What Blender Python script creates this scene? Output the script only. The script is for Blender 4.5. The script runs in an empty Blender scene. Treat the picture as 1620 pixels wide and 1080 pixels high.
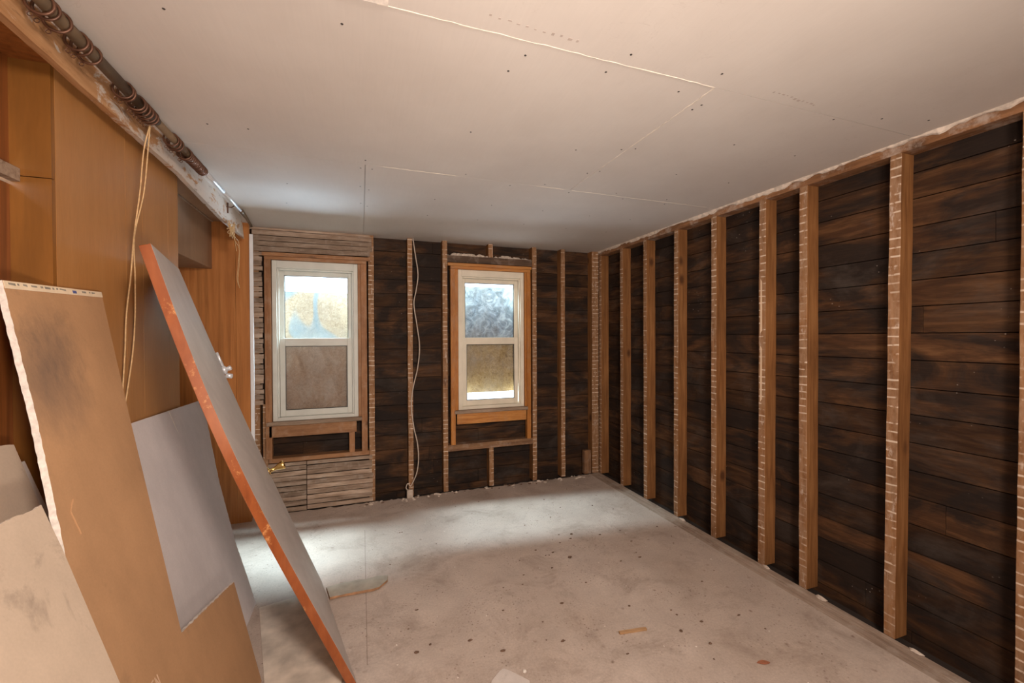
import bpy, math, random
from mathutils import Vector, Matrix, Quaternion
random.seed(7)
R = random.Random(11)
S = bpy.context.scene
COL = S.collection
H = 2.44

# ------------------------------------------------------------------ camera
CAM = Vector((-2.478, -4.094, 1.504))
cr, cu, cf = Vector((0.94201, -0.33557, -0.00392)), Vector((0.00724, 0.00865, 0.99994)), Vector((0.33551, 0.94198, -0.01058))
cd = bpy.data.cameras.new('camera'); cam = bpy.data.objects.new('camera', cd); COL.objects.link(cam)
cd.sensor_width = 36; cd.lens = 14.89; cd.clip_start = 0.02
mw = Matrix((cr, cu, -cf)).transposed().to_4x4(); mw.translation = CAM
cam.matrix_world = mw
S.camera = cam

# ------------------------------------------------------------------ light
S.view_settings.view_transform = 'Standard'; S.view_settings.look = 'None'
S.view_settings.gamma = 1; S.view_settings.use_curve_mapping = False
S.view_settings.exposure = 0.0
wd = bpy.data.worlds.new('sky'); S.world = wd; wd.use_nodes = True
bg = wd.node_tree.nodes['Background']; bg.inputs[0].default_value = (0.72, 0.86, 1.0, 1); bg.inputs[1].default_value = 4.5

def area(name, loc, target, sx, sy, power, colr, spread=180):
    l = bpy.data.lights.new(name, 'AREA'); l.shape = 'RECTANGLE'; l.size = sx; l.size_y = sy
    l.energy = power; l.color = colr; l.spread = math.radians(spread)
    o = bpy.data.objects.new(name, l); COL.objects.link(o); o.location = loc
    o.rotation_euler = (Vector(target) - Vector(loc)).to_track_quat('-Z', 'Y').to_euler()
    return o
# work lamp standing just beside the photographer, aimed up and forward
area('work_lamp', (-2.15, -4.35, 1.12), (-2.05, -2.9, 2.3), 0.22, 0.16, 26, (1.0, 0.84, 0.72), 140)
area('fill_lamp', (-1.9, -4.75, 2.25), (-1.6, -1.8, .5), 0.5, 0.35, 61, (1.0, 0.84, 0.73), 150)  # added fill behind the camera, evens the light on floor and far walls
# daylight from the strip of sky above the boarding outside
area('sky_strip', (-1.75, 1.45, 4.75), (-1.9, 0.0, 2.0), 3.6, 0.9, 2150, (0.70, 0.90, 0.98), 120)
# daylight thrown up from the bright ground outside through the gap under the boarding
area('ground_bounce', (-1.3, 0.75, 0.35), (-1.7, -0.6, 1.6), 0.9, 0.5, 130, (0.70, 0.86, 1.0))
# lamp added outside the left window for the blue glow on the ceiling
area('ceiling_glow_lamp', (-2.72, 0.60, 1.80), (-2.75, -0.85, 2.44), 0.5, 0.14, 30, (0.62, 0.82, 1.0), 80)

# ------------------------------------------------------------------ node helpers
class N:
    def __init__(s, name):
        s.m = bpy.data.materials.new(name); s.m.use_nodes = True; s.t = s.m.node_tree; s.n = s.t.nodes
        s.b = s.n['Principled BSDF']; s.tc = s.n.new('ShaderNodeTexCoord')
    def lk(s, a, b): s.t.links.new(a, b)
    def co(s, scale=(1, 1, 1), loc=(0, 0, 0), rot=(0, 0, 0), rnd=False):
        mp = s.n.new('ShaderNodeMapping'); mp.inputs['Scale'].default_value = scale; mp.inputs['Location'].default_value = loc
        mp.inputs['Rotation'].default_value = rot
        src = s.tc.outputs['Object']
        if rnd:
            oi = s.n.new('ShaderNodeObjectInfo'); ml = s.n.new('ShaderNodeMath'); ml.operation = 'MULTIPLY'; ml.inputs[1].default_value = 37.0
            s.lk(oi.outputs['Random'], ml.inputs[0])
            va = s.n.new('ShaderNodeVectorMath'); va.operation = 'ADD'; s.lk(src, va.inputs[0]); s.lk(ml.outputs[0], va.inputs[1]); src = va.outputs[0]
        s.lk(src, mp.inputs[0]); return mp.outputs[0]
    def noise(s, vec, scale=5, detail=4, rough=.55, dist=0):
        x = s.n.new('ShaderNodeTexNoise'); s.lk(vec, x.inputs['Vector']); x.inputs['Scale'].default_value = scale
        x.inputs['Detail'].default_value = detail; x.inputs['Roughness'].default_value = rough; x.inputs['Distortion'].default_value = dist
        return x.outputs['Fac']
    def wave(s, vec, scale=5, dist=4, detail=2, axis='X', dscale=1):
        x = s.n.new('ShaderNodeTexWave'); s.lk(vec, x.inputs['Vector']); x.bands_direction = axis; x.inputs['Scale'].default_value = scale
        x.inputs['Distortion'].default_value = dist; x.inputs['Detail'].default_value = detail; x.inputs['Detail Scale'].default_value = dscale
        return x.outputs['Fac']
    def vor(s, vec, scale=5, feature='F1'):
        x = s.n.new('ShaderNodeTexVoronoi'); s.lk(vec, x.inputs['Vector']); x.inputs['Scale'].default_value = scale; x.feature = feature
        return x.outputs['Distance']
    def ramp(s, fac, stops):
        x = s.n.new('ShaderNodeValToRGB'); s.lk(fac, x.inputs[0]); e = x.color_ramp.elements
        while len(e) < len(stops): e.new(0.5)
        for i, (p, c) in enumerate(stops):
            e[i].position = p; c = (c, c, c) if isinstance(c, (int, float)) else c; e[i].color = (*c, 1)
        return x.outputs[0]
    def mix(s, fac, a, b, mode='MIX'):
        x = s.n.new('ShaderNodeMix'); x.data_type = 'RGBA'; x.blend_type = mode
        for k, v in ((0, fac), (6, a), (7, b)):
            if isinstance(v, (int, float)): x.inputs[k].default_value = v if k == 0 else (v, v, v, 1)
            elif isinstance(v, tuple): x.inputs[k].default_value = (*v, 1)
            else: s.lk(v, x.inputs[k])
        return x.outputs[2]
    def math(s, op, a, b=0.0, c=None):
        x = s.n.new('ShaderNodeMath'); x.operation = op
        for k, v in ((0, a), (1, b)) + (((2, c),) if c is not None else ()):
            if isinstance(v, (int, float)): x.inputs[k].default_value = v
            else: s.lk(v, x.inputs[k])
        return x.outputs[0]
    def sep(s, vec):
        x = s.n.new('ShaderNodeSeparateXYZ'); s.lk(vec, x.inputs[0]); return x.outputs
    def attr(s, name):
        x = s.n.new('ShaderNodeAttribute'); x.attribute_name = name; return x.outputs['Fac']
    def bump(s, h, strength=.3, dist=.002):
        x = s.n.new('ShaderNodeBump'); x.inputs['Strength'].default_value = strength; x.inputs['Distance'].default_value = dist
        s.lk(h, x.inputs['Height']); s.lk(x.outputs[0], s.b.inputs['Normal'])
    def out(s, colr, rough=.7, metal=0, spec=.3):
        if isinstance(colr, tuple): s.b.inputs['Base Color'].default_value = (*colr, 1)
        else: s.lk(colr, s.b.inputs['Base Color'])
        if isinstance(rough, (int, float)): s.b.inputs['Roughness'].default_value = rough
        else: s.lk(rough, s.b.inputs['Roughness'])
        s.b.inputs['Metallic'].default_value = metal
        s.b.inputs['Specular IOR Level'].default_value = spec
        return s.m

def plain(name, c, rough=.6, metal=0, spec=.3, var=.12, sc=8):
    n = N(name); f = n.noise(n.co(rnd=True), sc, 5)
    lo = tuple(x * (1 - var) for x in c); hi = tuple(min(1, x * (1 + var)) for x in c)
    return n.out(n.ramp(f, [(.3, lo), (.7, hi)]), rough, metal, spec)

AX = {'X': (1.2, 14, 14), 'Y': (14, 1.2, 14), 'Z': (14, 14, 1.2)}
def wood(name, c1, c2, axis='Z', rough=.65, spec=.3, streak=.5, dust=None, dustamt=.0, bumps=.25, knots=True):
    n = N(name); v = n.co(AX[axis], rnd=True)
    g = n.noise(v, 3.0, 6, .6, .4)
    col = n.ramp(g, [(.28, c1), (.72, c2)])
    fine = n.noise(n.co(tuple(q * 7 for q in AX[axis]), rnd=True), 3, 3)
    col = n.mix(streak, col, n.ramp(fine, [(.3, .62), (.7, 1.12)]), 'MULTIPLY')
    if knots:
        k = n.vor(n.co(tuple(6 if q < 2 else 11 for q in AX[axis]), rnd=True), .45)
        col = n.mix(n.ramp(k, [(.05, .8), (.13, 0)]), col, tuple(q * .35 for q in c1))
    big = n.noise(n.co((1, 1, 1), rnd=True), 2.2, 5)
    col = n.mix(.55, col, n.ramp(big, [(.3, .6), (.7, 1.15)]), 'MULTIPLY')
    if dust:
        dn = n.noise(n.co(rnd=True), 9, 7, .7); col = n.mix(n.math('MULTIPLY', n.ramp(dn, [(.5, 0), (.66, 1)]), dustamt), col, dust)
    n.bump(fine, bumps)
    return n.out(col, rough, 0, spec)

# ------------------------------------------------------------------ materials
def m_sheathing(name, horiz):
    """old dark shiplap, stained; grain along the wall"""
    n = N(name); ax = 'X' if horiz == 'X' else 'Y'
    rn = n.attr('rnd')
    sh = n.n.new('ShaderNodeCombineXYZ'); n.lk(n.math('MULTIPLY', rn, 53.0), sh.inputs[0]); n.lk(n.math('MULTIPLY', rn, 31.0), sh.inputs[1])
    va = n.n.new('ShaderNodeVectorMath'); va.operation = 'ADD'; n.lk(n.tc.outputs['Object'], va.inputs[0]); n.lk(sh.outputs[0], va.inputs[1])
    mp = n.n.new('ShaderNodeMapping'); n.lk(va.outputs[0], mp.inputs[0]); mp.inputs['Scale'].default_value = (1.6, 14, 14) if ax == 'X' else (14, 1.6, 14)
    g = n.noise(mp.outputs[0], 2.2, 7, .62, .7)
    col = n.ramp(g, [(.22, (.028, .0125, .0065)), (.45, (.055, .025, .011)), (.62, (.090, .043, .018)), (.85, (.135, .068, .030))])
    col = n.mix(.9, col, n.ramp(rn, [(0, .45), (.5, .85), (1, 1.35)]), 'MULTIPLY')
    # soot and damp stains
    st = n.noise(n.co((.9, .9, 2.6)), 1.7, 8, .62, 1.2)
    col = n.mix(n.ramp(st, [(.42, 0), (.56, .88)]), col, (.016, .011, .009))
    st2 = n.noise(n.co((1.0, 1.0, 1.6), loc=(4, 7, 1)), 2.6, 7, .66, .6)
    col = n.mix(n.ramp(st2, [(.52, 0), (.74, .5)]), col, (.085, .068, .056))
    # fine plaster specks
    sp = n.vor(n.co(), 34); sm = n.noise(n.co(), 6, 3)
    spk = n.math('MULTIPLY', n.ramp(sp, [(.06, 1), (.12, 0)]), n.ramp(sm, [(.6, 0), (.66, .7)]))
    col = n.mix(spk, col, (.42, .36, .30))
    fine = n.noise(mp.outputs[0], 9, 4, .6)
    col = n.mix(.5, col, n.ramp(fine, [(.3, .6), (.7, 1.25)]), 'MULTIPLY')
    n.bump(n.math('ADD', g, n.math('MULTIPLY', fine, .5)), .5, .003)
    return n.out(col, .78, 0, .22)
M = {}
M['board_x'] = m_sheathing('old_sheathing_back', 'X')
M['board_y'] = m_sheathing('old_sheathing_side', 'Y')

def m_stud():
    n = N('old_stud_wood')
    v = n.co((16, 16, 1.1), rnd=True); g = n.noise(v, 2.6, 6, .6, .5)
    col = n.ramp(g, [(.25, (.15, .06, .018)), (.5, (.25, .108, .036)), (.78, (.36, .175, .066))])
    k = n.vor(n.co((7, 7, 4.0), rnd=True), .75)
    col = n.mix(n.ramp(k, [(.07, .85), (.17, 0)]), col, (.07, .025, .01))
    big = n.noise(n.co((1, 1, 1), rnd=True), 2.0, 5); col = n.mix(.6, col, n.ramp(big, [(.3, .55), (.7, 1.15)]), 'MULTIPLY')
    # nailing face: dusty, with plaster lines left between the laths
    o = n.sep(n.tc.outputs['Object'])
    front = n.math('LESS_THAN', o['Y'], .0022)
    dn = n.noise(n.co((30, 30, 12), rnd=True), 1.2, 6, .65)
    dusty = n.mix(n.ramp(dn, [(.35, .1), (.65, .65)]), col, (.40, .26, .165))
    oi = n.n.new('ShaderNodeObjectInfo')
    wob = n.math('MULTIPLY', n.noise(n.co((2, 2, 5), rnd=True), 2, 3), .03)
    zz = n.math('ADD', n.math('ADD', o['Z'], wob), n.math('MULTIPLY', oi.outputs['Random'], .04))
    fr = n.math('FRACT', n.math('DIVIDE', zz, .0435))
    line = n.math('MULTIPLY', n.math('GREATER_THAN', fr, .40), n.math('LESS_THAN', fr, .58))
    brk = n.ramp(n.noise(n.co((25, 25, 16), rnd=True), 1.0, 3), [(.44, 0), (.52, 1)])
    presence = n.ramp(n.noise(n.co((1, 1, 2.2), rnd=True), 1.4, 2), [(.36, .25), (.5, 1)])
    lm = n.math('MULTIPLY', n.math('MULTIPLY', line, brk), presence)
    dusty = n.mix(n.math('MULTIPLY', lm, .8), dusty, (.72, .60, .48))
    sm = n.ramp(n.noise(n.co((20, 20, 5), rnd=True, loc=(3, 3, 3)), 1.3, 5, .7), [(.60, 0), (.68, .75)])
    dusty = n.mix(sm, dusty, (.60, .50, .42))
    col = n.mix(front, col, dusty)
    fine = n.noise(n.co((80, 80, 6), rnd=True), 2, 3); n.bump(fine, .3)
    return n.out(col, .72, 0, .25)
M['stud'] = m_stud()
M['rough_z'] = wood('weathered_framing', (.13, .06, .03), (.33, .18, .09), 'Z', dust=(.42, .34, .28), dustamt=.5)
M['rough_x'] = wood('weathered_framing_level', (.15, .07, .035), (.36, .20, .10), 'X', dust=(.42, .34, .28), dustamt=.5)
M['plate_y'] = wood('top_plate_wood', (.17, .075, .03), (.36, .18, .085), 'Y', dust=(.55, .48, .42), dustamt=.55)
M['fir_z'] = wood('orange_fir', (.36, .12, .022), (.56, .235, .055), 'Z', rough=.5, dust=(.42, .25, .15), dustamt=.35)
M['fir_dull_z'] = wood('dull_fir', (.26, .11, .045), (.43, .215, .10), 'Z', rough=.6, dust=(.42, .28, .19), dustamt=.5)
M['fir_dull_x'] = wood('dull_fir_level', (.27, .12, .05), (.46, .235, .11), 'X', rough=.6, dust=(.42, .28, .19), dustamt=.5)
M['fir_x'] = wood('orange_fir_level', (.40, .14, .03), (.64, .30, .085), 'X', rough=.5, dust=(.42, .25, .15), dustamt=.35)
M['dull_x'] = wood('dull_sill_wood', (.22, .14, .09), (.45, .34, .25), 'X', rough=.75)
M['header_wood'] = wood('dark_header', (.06, .035, .022), (.17, .10, .06), 'X', dust=(.3, .24, .2), dustamt=.5)
M['vinyl'] = plain('window_vinyl_cream', (.74, .68, .56), .45, var=.06)
M['vinyl_grey'] = plain('window_vinyl_white', (.66, .67, .62), .45, var=.06)
M['vinyl_dark'] = plain('window_gasket', (.05, .05, .05), .6)

def m_lath():
    n = N('weathered_lath')
    rn = n.attr('rnd'); v = n.co((2, 14, 14)); g = n.noise(v, 2.5, 6, .65)
    col = n.ramp(g, [(.2, (.16, .105, .07)), (.5, (.37, .27, .20)), (.75, (.56, .45, .36))])
    col = n.mix(.8, col, n.ramp(rn, [(0, .55), (1, 1.3)]), 'MULTIPLY')
    d = n.noise(n.co(), 14, 6, .7); col = n.mix(n.ramp(d, [(.52, 0), (.7, .6)]), col, (.42, .35, .29))
    n.bump(g, .5, .003); return n.out(col, .85, 0, .15)
M['lath'] = m_lath()

def m_ceiling():
    n = N('bare_drywall')
    a = n.noise(n.co(), 1.3, 6, .6); b = n.noise(n.co((60, 3, 1)), 2, 3)
    col = n.ramp(a, [(.3, (.60, .545, .50)), (.7, (.68, .63, .585))])
    col = n.mix(.12, col, n.ramp(b, [(.3, .85), (.7, 1.05)]), 'MULTIPLY')
    w = n.noise(n.co((1, 1, 1), loc=(2, 5, 0)), 4.5, 4, .5, 2.2)
    sc = n.ramp(n.math('ABSOLUTE', n.math('SUBTRACT', w, .5)), [(0, .22), (.0035, 0)])
    scm = n.ramp(n.noise(n.co(loc=(9, 1, 0)), 1.1, 2), [(.52, 0), (.6, 1)])
    col = n.mix(n.math('MULTIPLY', sc, scm), col, (.40, .34, .31))
    return n.out(col, .85, 0, .15)
M['drywall'] = m_ceiling()
M['gypsum'] = plain('broken_gypsum', (.78, .72, .66), .9, var=.2, sc=60)
M['plaster'] = plain('plaster_crumb', (.62, .53, .45), .95, var=.25, sc=40)
M['joint'] = plain('joint_paper_cream', (.74, .67, .58), .9, var=.15, sc=30)
M['screw'] = plain('dark_screw', (.05, .04, .035), .5)

def m_floor():
    n = N('dusty_underlayment')
    a = n.noise(n.co(), 1.1, 7, .62); b = n.noise(n.co(loc=(3, 1, 0)), 4.5, 7, .68); d = n.noise(n.co(), 90, 3, .7)
    col = n.ramp(a, [(.3, (.47, .375, .31)), (.55, (.57, .475, .41)), (.75, (.64, .55, .485))])
    col = n.mix(.75, col, n.ramp(b, [(.3, .8), (.7, 1.06)]), 'MULTIPLY')
    col = n.mix(.5, col, n.ramp(d, [(.3, .72), (.7, 1.12)]), 'MULTIPLY')
    # brown droplets and grime
    v1 = n.vor(n.co((1, 1, .001)), 12); m1 = n.ramp(n.noise(n.co(loc=(7, 7, 0)), 30, 2), [(.4, .0), (.7, 1)])
    s1 = n.math('MULTIPLY', n.ramp(v1, [(.05, .8), (.16, 0)]), m1); col = n.mix(s1, col, (.17, .095, .06))
    v2 = n.vor(n.co((1, 1, .001), loc=(.3, .7, 0)), 45); m2 = n.ramp(n.noise(n.co(loc=(1, 4, 0)), 3.0, 3), [(.45, .0), (.62, 1)])
    s2 = n.math('MULTIPLY', n.ramp(v2, [(.10, .85), (.22, 0)]), m2); col = n.mix(s2, col, (.15, .09, .06))
    v3 = n.vor(n.co((1, 1, .001), loc=(2.3, 1.7, 0)), 38); m3 = n.ramp(n.noise(n.co(loc=(5, 2, 0)), 5.0, 3), [(.5, .0), (.6, 1)])
    s3 = n.math('MULTIPLY', n.ramp(v3, [(.04, .9), (.08, 0)]), m3); col = n.mix(s3, col, (.72, .64, .55))
    g = n.noise(n.co((1.2, 1.2, 1), loc=(8, 3, 0)), 2.8, 9, .78, .5); col = n.mix(n.ramp(g, [(.50, 0), (.72, .6)]), col, (.22, .155, .115))
    o = n.sep(n.tc.outputs['Object'])
    for (axis, pos, lo, hi) in (('X', -2.462, -2.05, -.6),):
        ln = n.math('LESS_THAN', n.math('ABSOLUTE', n.math('SUBTRACT', o[axis], pos)), .0018)
        ot = o['Y' if axis == 'X' else 'X']
        ln = n.math('MULTIPLY', ln, n.math('MULTIPLY', n.math('GREATER_THAN', ot, lo), n.math('LESS_THAN', ot, hi)))
        col = n.mix(n.math('MULTIPLY', ln, .6), col, (.16, .11, .08))
    n.bump(n.math('ADD', b, n.math('MULTIPLY', d, .4)), .25, .002)
    return n.out(col, n.ramp(b, [(.3, .42), (.7, .62)]), 0, .4)
M['floor'] = m_floor()
M['subfloor'] = wood('grimy_floor_strip', (.27, .19, .14), (.50, .39, .31), 'Y', rough=.85, dust=(.44, .37, .31), dustamt=.7)
M['dark'] = plain('dark_void', (.03, .022, .018), .9)
M['sheet_floor'] = plain('thin_grey_sheet', (.64, .57, .49), .6, var=.25, sc=9)

def m_paper(name, base, var, sm, smudge=(.10, .075, .06), edge=.6):
    n = N(name); a = n.noise(n.co(), 2.5, 6, .6); c = n.noise(n.co((1, 1, .7), loc=(1, 3, 2)), 5, 7, .7, .4)
    lo = tuple(q * (1 - var) for q in base); hi = tuple(q * (1 + var) for q in base)
    col = n.ramp(a, [(.3, lo), (.7, hi)])
    col = n.mix(n.ramp(c, [(edge, 0), (edge + .14, sm)]), col, smudge)
    fine = n.noise(n.co(), 160, 2); col = n.mix(.3, col, n.ramp(fine, [(.3, .88), (.7, 1.06)]), 'MULTIPLY')
    ll = n.noise(n.co((3, 3, 1)), 6, 4, .6); col = n.mix(.3, col, n.ramp(ll, [(.3, .85), (.7, 1.1)]), 'MULTIPLY')
    return n
_n = m_paper('tan_back_paper', (.52, .33, .195), .10, .45)
# hand smudge low on the upper left of the sheet (dirt with its own outline)
def blob(n, centre, rad, amount):
    vd = n.n.new('ShaderNodeVectorMath'); vd.operation = 'DISTANCE'; n.lk(n.co(), vd.inputs[0]); vd.inputs[1].default_value = centre
    wv = n.noise(n.co((1, 4, 1.6)), 9, 6, .75)
    return n.math('MULTIPLY', n.ramp(n.math('ADD', vd.outputs['Value'], n.math('MULTIPLY', wv, .16)), [(.09, 1), (rad + .09, 0)]), amount)
def paper(name, base, var=.1, sm=.45, edge=.6, blobs=()):
    n = m_paper(name, base, var, sm, edge=edge)
    # rebuild the colour chain end: last mix is the newest Mix node
    last = [x for x in n.n if x.bl_idname == 'ShaderNodeMix'][-1].outputs[2]
    for (c, r_, a) in blobs: last = n.mix(blob(n, c, r_, a), last, (.11, .085, .075))
    return n.out(last, .8, 0, .2)
bpy.data.materials.remove(_n.m)
M['tan_paper'] = paper('tan_back_paper', (.47, .275, .145), .10, .35, .60, [((-3.26, -2.55, 1.40), .19, .75), ((-3.30, -2.46, 1.50), .13, .45), ((-3.0, -2.35, .55), .06, .5)])
M['grey_paper'] = paper('grey_face_paper', (.70, .65, .65), .07, .25, .66)
M['cream_paper'] = paper('cream_face_paper', (.55, .44, .34), .08, .5, .57)
M['white_scrap'] = paper('white_scrap_paper', (.62, .56, .52), .06, .4, .62)
M['tape'] = plain('printed_end_tape', (.80, .66, .48), .6, var=.08, sc=20)
M['ink'] = plain('faded_ink', (.30, .27, .22), .7, var=.3, sc=80)
M['blue_ink'] = plain('blue_ink', (.10, .12, .32), .6)
M['chalk'] = plain('chalk_marks', (.62, .44, .31), .9)
M['pencil'] = plain('pencil_marks', (.47, .40, .36), .9)

def m_ply(name, c1, c2, axis='Z', rough=.42, sc=1.0, wv=.28):
    n = N(name); s = {'Z': (9 * sc, 9 * sc, .6), 'Y': (9, .6, 9)}[axis]
    g = n.noise(n.co(s), 2.2, 7, .62, .9); w_ = n.wave(n.co(tuple(q * .5 for q in s)), 1.6, 9, 3, 'Y', 1.2)
    col = n.ramp(g, [(.25, c1), (.75, c2)])
    col = n.mix(wv, col, n.ramp(w_, [(.2, .55), (.6, 1.1)]), 'MULTIPLY')
    big = n.noise(n.co(), 1.6, 5); col = n.mix(.35, col, n.ramp(big, [(.3, .7), (.7, 1.12)]), 'MULTIPLY')
    fine = n.noise(n.co(tuple(q * 12 for q in s)), 2, 2); col = n.mix(.3, col, n.ramp(fine, [(.3, .8), (.7, 1.1)]), 'MULTIPLY')
    return n.out(col, rough, 0, .35)
M['panel'] = m_ply('smooth_wood_panel', (.43, .195, .060), (.48, .235, .082), sc=.6, wv=.04)
M['panel_orange'] = m_ply('fir_plywood', (.36, .125, .030), (.56, .235, .07), sc=1.6)
M['panel_dark'] = m_ply('dark_varnished_door', (.17, .05, .012), (.33, .115, .03), sc=1.6, rough=.35)
M['panel_return'] = m_ply('varnished_return_board', (.22, .085, .016), (.29, .12, .026), sc=.6)
M['soffit'] = m_ply('brown_hardboard', (.29, .17, .10), (.36, .22, .13), sc=.6, rough=.6, wv=.04)
M['cord'] = plain('tan_cord', (.62, .42, .22), .8, var=.2, sc=90)
M['cable'] = plain('white_cable', (.55, .46, .38), .5, var=.15, sc=30)
M['rod_brown'] = plain('dusty_brown_pole', (.15, .10, .058), .6, var=.25, sc=14, spec=.4)
M['steel'] = plain('pale_steel', (.72, .74, .78), .35, .45, .6, var=.06)
M['copper'] = plain('brown_copper', (.12, .055, .032), .42, .5, .5, var=.3, sc=30)
M['brass'] = plain('brass', (.80, .55, .20), .25, 1.0, .5, var=.08)
M['trim_white'] = plain('white_trim', (.86, .88, .92), .4, var=.05)
def m_header():
    n = N('header_wood_plaster'); v = n.co((14, 1.2, 14)); g = n.noise(v, 3, 6, .6)
    col = n.ramp(g, [(.3, (.37, .18, .075)), (.7, (.56, .32, .16))])
    p = n.noise(n.co((1, 1, 2)), 7, 8, .7, .5); o = n.sep(n.tc.outputs['Object'])
    far = n.ramp(n.math('ADD', n.math('MULTIPLY', o['Y'], .25), 1.0), [(.42, 0), (.68, .17)])   # more plaster left towards the far end
    col = n.mix(n.ramp(n.math('ADD', p, far), [(.56, 0), (.62, .85)]), col, (.66, .60, .54))
    b = n.noise(n.co((6, 1.5, 6), loc=(4, 4, 4)), 6, 6, .7); col = n.mix(n.ramp(b, [(.58, 0), (.68, .7)]), col, (.16, .08, .04))
    n.bump(p, .5, .004); return n.out(col, .8, 0, .2)
M['header'] = m_header()
def m_primer():
    n = N('grey_brown_primer'); g = n.noise(n.co((30, 1.5, 1)), 2, 5); a = n.noise(n.co(), 3, 6, .65)
    col = n.ramp(a, [(.3, (.50, .45, .42)), (.7, (.60, .545, .51))]); col = n.mix(.25, col, n.ramp(g, [(.3, .75), (.7, 1.1)]), 'MULTIPLY')
    d = n.vor(n.co(), 20); dm = n.ramp(n.noise(n.co(), 8, 2), [(.6, 0), (.66, .7)])
    col = n.mix(n.math('MULTIPLY', n.ramp(d, [(.05, 1), (.1, 0)]), dm), col, (.14, .1, .08))
    return n.out(col, .5, 0, .35)
M['primer'] = m_primer()
def m_edge():
    n = N('orange_varnished_edge'); g = n.noise(n.co((6, 20, 2)), 3, 6, .6, .6)
    col = n.ramp(g, [(.3, (.20, .046, .009)), (.7, (.33, .090, .021))])
    s = n.noise(n.co((1, 1, 1)), 9, 7, .75); col = n.mix(n.ramp(s, [(.60, 0), (.66, .8)]), col, (.62, .30, .11))
    k = n.noise(n.co(), 3, 4); col = n.mix(n.ramp(k, [(.5, 0), (.7, .45)]), col, (.46, .18, .085))
    return n.out(col, .28, 0, .5)
M['edge'] = m_edge()

def m_osb(name, c1, c2, c3, sc=1.0, paint=None):
    n = N(name)
    v = n.co((1, 1, 1)); a = n.noise(v, 28 * sc, 5, .7, 1.5); b = n.noise(n.co(loc=(5, 5, 5)), 3.5, 6, .6)
    col = n.ramp(a, [(.3, c1), (.5, c2), (.7, c3)]); col = n.mix(.5, col, n.ramp(b, [(.3, .65), (.7, 1.15)]), 'MULTIPLY')
    if paint:
        w_ = n.noise(n.co(loc=(1, 2, 9)), 2.0, 1, .4, .6)
        ln = n.ramp(n.math('ABSOLUTE', n.math('SUBTRACT', w_, .5)), [(.0, .7), (.035, .55), (.06, 0)])
        col = n.mix(ln, col, paint)
    return n.out(col, .8, 0, .2)
M['osb1'] = m_osb('outdoor_board_tan', (.24, .17, .11), (.38, .29, .205), (.49, .41, .32), 1, (.15, .26, .34))
M['osb1b'] = m_osb('outdoor_board_brown', (.26, .16, .11), (.40, .27, .19), (.50, .38, .29), 1)
M['osb2'] = m_osb('outdoor_board_golden', (.24, .15, .06), (.42, .29, .13), (.55, .42, .24), 1)
M['film'] = m_osb('silvery_house_wrap', (.06, .085, .115), (.24, .29, .35), (.56, .63, .70), .35)
def m_glass():
    n = N('dusty_window_glass'); n.n.remove(n.b)
    tr = n.n.new('ShaderNodeBsdfTransparent'); tr.inputs[0].default_value = (.97, .98, .98, 1)
    gl = n.n.new('ShaderNodeBsdfGlossy'); gl.inputs['Roughness'].default_value = .03
    df = n.n.new('ShaderNodeBsdfDiffuse'); df.inputs[0].default_value = (.7, .68, .64, 1)
    fr = n.n.new('ShaderNodeLayerWeight'); fr.inputs[0].default_value = .5
    ff = n.math('MULTIPLY_ADD', n.math('POWER', fr.outputs['Facing'], 4.0), .6, .04)
    m1 = n.n.new('ShaderNodeMixShader'); n.lk(ff, m1.inputs[0]); n.lk(tr.outputs[0], m1.inputs[1]); n.lk(gl.outputs[0], m1.inputs[2])
    a = n.noise(n.co((1, 1, .6)), 8, 7, .7)
    m2 = n.n.new('ShaderNodeMixShader'); n.lk(n.ramp(a, [(.42, .02), (.75, .22)]), m2.inputs[0]); n.lk(m1.outputs[0], m2.inputs[1]); n.lk(df.outputs[0], m2.inputs[2])
    n.lk(m2.outputs[0], n.n['Material Output'].inputs[0]); return n.m
M['glass'] = m_glass()
M['debris_dark'] = plain('dark_crumb', (.15, .09, .06), .9, var=.4, sc=60)
M['chip'] = wood('wood_chip', (.40, .22, .10), (.62, .40, .22), 'X', knots=False)
M['leaf'] = plain('dry_leaf', (.34, .13, .07), .8, var=.3, sc=40)
M['offcut'] = plain('grey_offcut_board', (.40, .37, .31), .7, var=.2, sc=12)
M['offcut_edge'] = plain('offcut_brown_edge', (.36, .20, .11), .9, var=.25, sc=30)
M['bed_wall'] = plain('plain_painted_wall', (.55, .45, .36), .8)

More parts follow.
